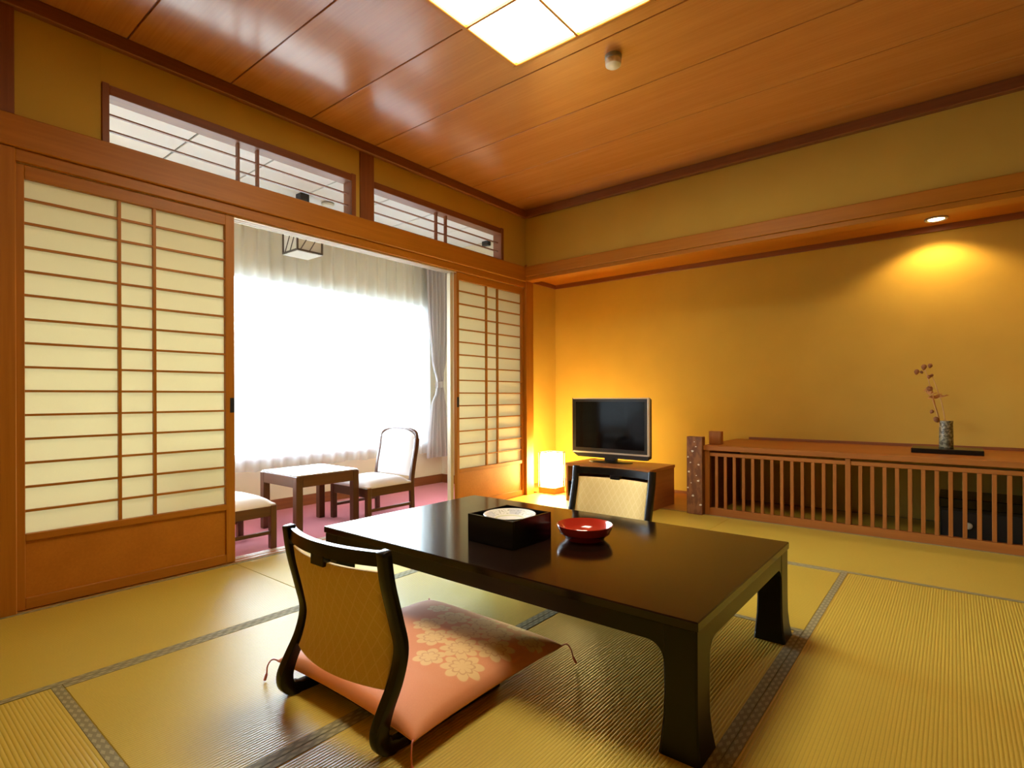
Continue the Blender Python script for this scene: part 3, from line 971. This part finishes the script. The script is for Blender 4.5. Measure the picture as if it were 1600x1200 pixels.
# ---- red bowl
bw = thing('red_bowl', 'shallow glossy red lacquer bowl beside the black box', 'bowl', (1.893, -2.100, TZ))
link('bowl_body', lathe_me([(0, .006), (.062, .006), (.064, 0.0), (.072, 0.0), (.074, .008), (.094, .024), (.104, .046), (.1055, .054), (.1035, .0555), (.101, .052), (.092, .030), (.070, .016), (0, .013)], 56, 'bowl'), 'red_lacquer', bw)
link('foot_ring', lathe_me([(.0645, .0), (.0725, .0), (.0745, .008), (.0945, .0235), (.0948, .025), (.066, .008)], 56, 'foot'), 'dark_red', bw)

# ================================================================== LEGLESS FLOOR CHAIRS
def floor_chair(loc, rz, label):
    """faces local +y; posts at y=0"""
    t = thing('floor_chair', label, 'chair', loc, rz, 'legless lacquered floor chairs at the low table')
    raw = [(-.004, .503), (.008, .42), (.034, .32), (.050, .245), (.034, .175), (.000, .110), (-.018, .062), (-.006, .026), (.045, .0155), (.20, .0155), (.42, .0155)]
    path = [(p.x, p.y) for p in catmull(raw, 6)]
    wd = [.030 + .012 * math.exp(-((p[1] - .05) / .05) ** 2) * (1 if p[0] < .03 else 0) for p in path]
    for s in (-1, 1):
        xc = s * .222
        link('side_frame', ribbon_me(path, wd, xc - .015, xc + .015, 'side_frame', .004), 'lacquer', t)
    def py(z):
        q = [(.503, -.004), (.42, .008), (.32, .034), (.245, .050), (.175, .034), (.11, 0.0)]
        for (a, ya), (b_, yb) in zip(q, q[1:]):
            if z >= b_:
                return ya + (yb - ya) * (a - z) / (a - b_)
        return 0
    pyc = lambda z: (py(z - .02) + py(z) + py(z + .02)) / 3
    bow = lambda x: -.040 * (1 - (x / .207) ** 2)
    # curved top rail
    def rf(k):
        def f(u, v):
            x = -.207 + .414 * u
            return (x, pyc(.47) + bow(x) + (.009 if k else -.009), .462 + v * .036)
        return f
    link('top_rail', slab_me(rf(0), rf(1), 20, 2, 'top_rail', 40), 'lacquer', t)
    def wx(z):
        return .204
    def pad(k):
        def f(u, v):
            z = .148 + v * (.446 - .148)
            x = (u - .5) * 2 * (wx(z) - .004)
            e = (1 - abs(2 * u - 1) ** 8) * (1 - abs(2 * v - 1) ** 10)
            y = pyc(z) + bow(x)
            return (x, y + (.006 + .011 * e if k else -.004 - .008 * e), z)
        return f
    link('backrest', slab_me(pad(0), pad(1), 24, 24, 'chair_pad', 60), 'pad', t)
    box('rail_tab', -.030, .030, -.050, -.026, .436, .464, 'lacquer', t, .002)
    def brd(k):
        def f(u, v):
            return ((u - .5) * .47, .055 + v * .42, .031 + (.009 if k else 0))
        return f
    link('seat_board', slab_me(brd(0), brd(1), 2, 2, 'seat_board'), 'lacquer', t)
    return t
floor_chair((1.674, -3.040, 0), 0, 'black legless floor chair with gold quilted back in the foreground')
floor_chair((1.592, -1.330, 0), PI, 'black legless floor chair facing us beyond the low table')

# ---- cushion on the near chair
cx0, cy0, hw = 1.660, -2.703, .320
zc = thing('floor_cushion', 'coral peony patterned cushion on the foreground floor chair', 'cushion', (cx0, cy0, .041))
def outline(u, v):
    x, y = 2 * u - 1, 2 * v - 1
    k = .045
    X = x * (1 - k * (1 - y * y) * abs(x) ** 2); Y = y * (1 - k * (1 - x * x) * abs(y) ** 2)
    return X * hw, Y * hw, x, y
def prof(x, y):
    fx_, fy_ = 1 - abs(x) ** 3.2, 1 - abs(y) ** 3.2
    return max(0, fx_) ** .42 * max(0, fy_) ** .42
def ct(u, v):
    X, Y, x, y = outline(u, v)
    return (X, Y, .020 + .056 * prof(x, y))
def cb(u, v):
    X, Y, x, y = outline(u, v)
    return (X, Y, .016 - .015 * min(1, 1.6 * prof(x, y)))
link('cushion_body', slab_me(ct, cb, 56, 56, 'cushion', 70), 'cushion', zc)
for sx_, sy_ in ((-1, -1), (1, -1), (1, 1), (-1, 1)):
    p0 = Vector((sx_ * hw * .985, sy_ * hw * .985, .018))
    dn = Vector((sx_ * .7 + random.uniform(-.3, .3), sy_ * .7 + random.uniform(-.3, .3), 0)).normalized()
    pts = catmull([p0, p0 + dn * .020 + Vector((0, 0, .006)), p0 + dn * .034 + Vector((0, 0, -.012)), p0 + dn * .038 + Vector((.003, 0, -.034)), p0 + dn * .046 + Vector((.004, .002, -.0555))], 5)
    nn = len(pts)
    link('tassel', tube_me(pts, [.0022 + (.0022 if i > nn * .75 else 0) for i in range(nn)], 6, 'tassel'), 'cord', zc)

# ================================================================== FLOOR LAMP
fp = thing('floor_lamp', 'glowing paper floor lamp on a wooden base in the alcove corner', 'lamp', (.100, .262, 0))
w = .090
box('base', -w + .004, w - .004, -w + .004, w - .004, 0, .055, 'oak_x', fp, .004)
def shade(u, v):
    a = u * 2 * PI
    ca, sa = math.cos(a), math.sin(a)
    n_ = 7.0
    r = 1 / (abs(ca) ** n_ + abs(sa) ** n_) ** (1 / n_)
    bul = .080 + .0035 * math.sin(PI * v)
    return (r * ca * bul, r * sa * bul, .058 + v * .300)
me = grid_me(shade, 48, 12, 'shade'); link('shade', me, 'shade_glow', fp)
for sx_ in (-1, 1):
    for sy_ in (-1, 1):
        box('corner_stick', sx_ * (w - .003) - .003, sx_ * (w - .003) + .003, sy_ * (w - .003) - .003, sy_ * (w - .003) + .003, .055, .372, 'dark_stick', fp)
for s in (-1, 1):
    box('top_stick', -w + .006, w - .006, s * (w - .003) - .003, s * (w - .003) + .003, .366, .372, 'dark_stick', fp)
    box('top_stick', s * (w - .003) - .003, s * (w - .003) + .003, -w + .006, w - .006, .366, .372, 'dark_stick', fp)

# ================================================================== TELEVISION AND STAND
ts = thing('tv_stand', 'wooden television stand with dark open front behind the far chair', 'tv stand', (.810, .225, 0), R(-1.0))
w, d, h = .390, .225, .320
box('stand_top', -w, w, -d, d, h - .024, h, 'oak_x', ts, .002)
box('side_panel', -w + .006, -w + .026, -d + .006, d - .004, 0, h - .024, 'oak_y', ts, .001)
box('side_panel', w - .026, w - .006, -d + .006, d - .004, 0, h - .024, 'oak_y', ts, .001)
box('back_panel', -w + .026, w - .026, d - .016, d - .006, .02, h - .024, 'brown_x', ts)
box('bottom_panel', -w + .026, w - .026, -d + .008, d - .016, .0, .040, 'oak_x', ts)
box('shelf', -w + .026, w - .026, -d + .03, d - .016, .170, .184, 'brown_x', ts)
dd = box('smoked_door', -w + .028, w - .028, -d + .008, -d + .014, .042, .168, 'tv_screen', ts)
kn = link('knob', lathe_me([(0, 0), (.008, 0), (.010, .006), (.007, .012), (0, .013)], 16, 'knob'), 'silver', dd, (.30, -.003, .045), (R(90), 0, 0))
tv = thing('television', 'black flat television with silver edge on the wooden stand', 'television', (.700, .260, h + .0005))
X0, X1, Z0, Z1 = -.366, .366, .030, .548
Zs = .083
box('rear_case', X0 + .01, X1 - .004, .012, .060, Z0 + .012, Z1 - .006, 'tv_black', tv, .01)
box('rear_bulge', -.24, .24, .060, .105, .10, .43, 'tv_black', tv, .02)
bz = box('screen_bezel', X0 + .010, X1 - .014, -.012, .012, Zs, Z1 - .010, 'tv_black', tv, .003)
box('screen', X0 + .040, X1 - .040, -.0135, -.011, Zs + .032, Z1 - .034, 'tv_screen', tv)
box('silver_edge', X1 - .015, X1, -.013, .014, Zs - .012, Z1, 'silver', tv, .002)
box('silver_edge', X0, X0 + .010, -.010, .014, Zs - .012, Z1, 'tv_black', tv, .002)
box('silver_edge', X0 + .010, X1 - .015, -.013, .012, Z1 - .010, Z1, 'silver', tv, .002)
box('silver_edge', X0 + .010, X1 - .015, -.013, .012, Zs - .014, Zs, 'silver', tv, .002)
link('speaker_bar', prism_me([(X0 + .004, Zs - .014), (X1 - .003, Zs - .014), (X1 - .02, Z0 + .004), (X0 + .06, Z0 + .004)], -.010, .030, 'y'), 'tv_black', tv)
box('neck', -.052, .052, .005, .055, .010, .060, 'tv_black', tv, .004)
fm = lathe_me([(0, .0), (.150, .0), (.150, .006), (.120, .011), (0, .013)], 40, 'foot')
for v in fm.vertices: v.co.x *= 1.35; v.co.y *= .72
link('foot', fm, 'tv_black', tv, (0, .02, 0))

# ================================================================== LATTICE CABINET IN THE ALCOVE
lc = thing('lattice_cabinet', 'long low wooden cabinet with slatted front and deep counter in the alcove', 'cabinet', (0, 0, 0))
ctz = .515
box('counter_top', 1.530, XR, .168, YB, ctz - .036, ctz, 'red_x', lc, .003)
box('back_strip', 1.640, XR, YB - .012, YB, ctz, ctz + .020, 'brown_x', lc)
nw = link('newel_post', prism_me([(1.418, 0), (1.536, 0), (1.536, .578), (1.418, .578)], .140, .205, 'y', 'newel', .004), 'newel', lc)
spots = [(.072, .505), (.045, .470), (.012, .425), (.092, .372), (.018, .315), (.088, .252), (.010, .195), (.048, .137), (.104, .075), (.060, .540), (.030, .385), (.075, .290), (.035, .232)]
for i, (dx, dz) in enumerate(spots):
    r = random.uniform(.005, .009) if i < 9 else .004
    k = 7
    P = []
    for j in range(k):
        an = 2 * PI * j / k
        rr = r * random.uniform(.7, 1.25)
        P.append((1.418 + dx + rr * math.cos(an) * 1.2, dz + rr * math.sin(an)))
    link('pearl_inlay', prism_me(P, .1365, .142, 'y', 'inlay'), 'pearl', nw)
box('end_post', 1.538, 1.574, .185, .225, 0, ctz - .036, 'red_z', lc, .002)
box('top_rail', 1.574, XR, .190, .222, .436, .462, 'red_x', lc, .002)
box('bottom_rail', 1.574, XR, .186, .226, 0.0, .055, 'red_x', lc, .002)
box('centre_post', 2.440, 2.470, .186, .226, .055, ctz - .036, 'red_z', lc, .002)
for k in range(13):
    x = 1.621 + .0632 * k
    box('slat', x - .0105, x + .0105, .197, .215, .055, .436, 'red_z', lc, .001)
for k in range(14):
    x = 2.521 + .0639 * k
    box('slat', x - .0105, x + .0105, .197, .215, .055, .436, 'red_z', lc, .001)
box('upstand_post', 1.530, 1.622, .300, .350, ctz, ctz + .098, 'red_z', lc, .003)
box('side_board', 1.545, 1.565, .225, YB, 0, ctz - .036, 'brown_y', lc)

sf = thing('safe', 'dark safe with pale round knob inside the slatted cabinet', 'safe', (3.16, .62, 0))
box('safe_body', -.245, .245, -.165, .20, .0, .185, 'tv_black', sf, .004)
sd = box('safe_door', -.235, .235, -.178, -.166, .008, .165, 'safe_door', sf, .003)
link('knob', lathe_me([(0, 0), (.014, 0), (.021, .008), (.020, .016), (.012, .022), (0, .023)], 20, 'knob'), 'ivory', sd, (-.110, -.006, .0), (R(90), 0, 0))
box('safe_lid', -.25, .25, -.182, .20, .186, .245, 'lacquer', sf, .004)

bd = tag(box('display_board', 2.770, 3.125, .43, .66, ctz, ctz + .030, 'lacquer', None, .003), 'black lacquer display board on the alcove counter under the vase', 'board')
vs = thing('stoneware_vase', 'small mottled grey stoneware cylinder vase on the black board', 'vase', (2.945, .585, ctz + .030))
link('vase_body', lathe_me([(0, 0), (.035, 0), (.038, .004), (.0365, .08), (.035, .150), (.0365, .170), (.0355, .172), (.031, .168), (.031, .012), (0, .010)], 32, 'vase'), 'vase', vs)

def spray(pts, label, pods, petals=()):
    t = thing('dried_flower', label, 'dried flower', (2.945, .585, ctz + .045), 0, 'dried flowers in the stoneware vase')
    path = catmull(pts, 6)
    link('stem', tube_me(path, [.0046 - .0020 * i / len(path) for i in range(len(path))], 6, 'stem'), 'stem', t)
    for (x, y, z, r, kind) in pods:
        r *= 1.35
        # small side twig to the nearest stem point and a pod / dried bloom
        c = Vector((x, y, z)); near = min(path, key=lambda p: (p - c).length)
        if (near - c).length > r * .6:
            link('twig', tube_me([near, (near + c) / 2 + Vector((0, 0, -.004)), c], .0016, 5, 'twig'), 'stem', t)
        if kind == 'pod':
            o = link('seed_pod', lathe_me([(0, -r * 1.2), (r * .5, -r * .8), (r * .85, 0), (r * .6, r * .7), (0, r * 1.0)], 10, 'pod'), 'pod', t, (x, y, z), (random.uniform(-.6, .6), random.uniform(-.6, .6), 0))
        else:
            bm = bmesh.new()
            for k in range(7):
                an = 2 * PI * k / 7 + random.random() * .4
                ca, sa = math.cos(an), math.sin(an)
                l = r * random.uniform(1.0, 1.5)
                v = [(0, 0, 0), (ca * l * .5 - sa * l * .3, sa * l * .5 + ca * l * .3, l * .35), (ca * l, sa * l, l * random.uniform(.1, .6)), (ca * l * .5 + sa * l * .3, sa * l * .5 - ca * l * .3, l * .35)]
                lo = [bm.verts.new(p) for p in v]; hi = [bm.verts.new((p[0], p[1], p[2] + .0015)) for p in v]
                bm.faces.new(lo); bm.faces.new(hi[::-1])
                for i in range(4): bm.faces.new((lo[i], lo[(i + 1) % 4], hi[(i + 1) % 4], hi[i]))
            link('bloom', me_of(bm, 'bloom'), 'petal', t, (x, y, z), (random.uniform(-.5, .5), random.uniform(-.5, .5), 0))
    return t
spray([(-.008, 0, -.02), (-.030, -.002, .14), (-.060, -.01, .28), (-.085, -.012, .40), (-.110, -.012, .500)], 'tallest dried stem leaning left with pods at its tip',
      [(-.112, -.012, .505, .014, 'pod'), (-.080, -.012, .512, .012, 'pod'), (-.150, -.014, .475, .013, 'pod'), (-.125, -.01, .472, .008, 'pod'), (-.086, -.012, .44, .010, 'pod')])
spray([(.006, .004, -.02), (-.005, .004, .15), (-.022, .002, .27), (-.048, -.002, .37), (-.070, -.004, .445)], 'dried stem with a wide rusty bloom at half height',
      [(-.022, .002, .305, .022, 'bloom'), (-.060, -.004, .30, .024, 'bloom'), (-.085, -.006, .36, .017, 'pod'), (-.072, -.004, .45, .008, 'pod')])
spray([(-.012, -.006, -.02), (-.028, -.010, .10), (-.045, -.014, .20), (-.070, -.016, .30)], 'shorter dried stem with drooping dark pods low on the left',
      [(-.050, -.016, .165, .014, 'pod'), (-.072, -.016, .215, .010, 'pod'), (-.080, -.016, .325, .020, 'bloom'), (-.095, -.016, .35, .012, 'bloom')])
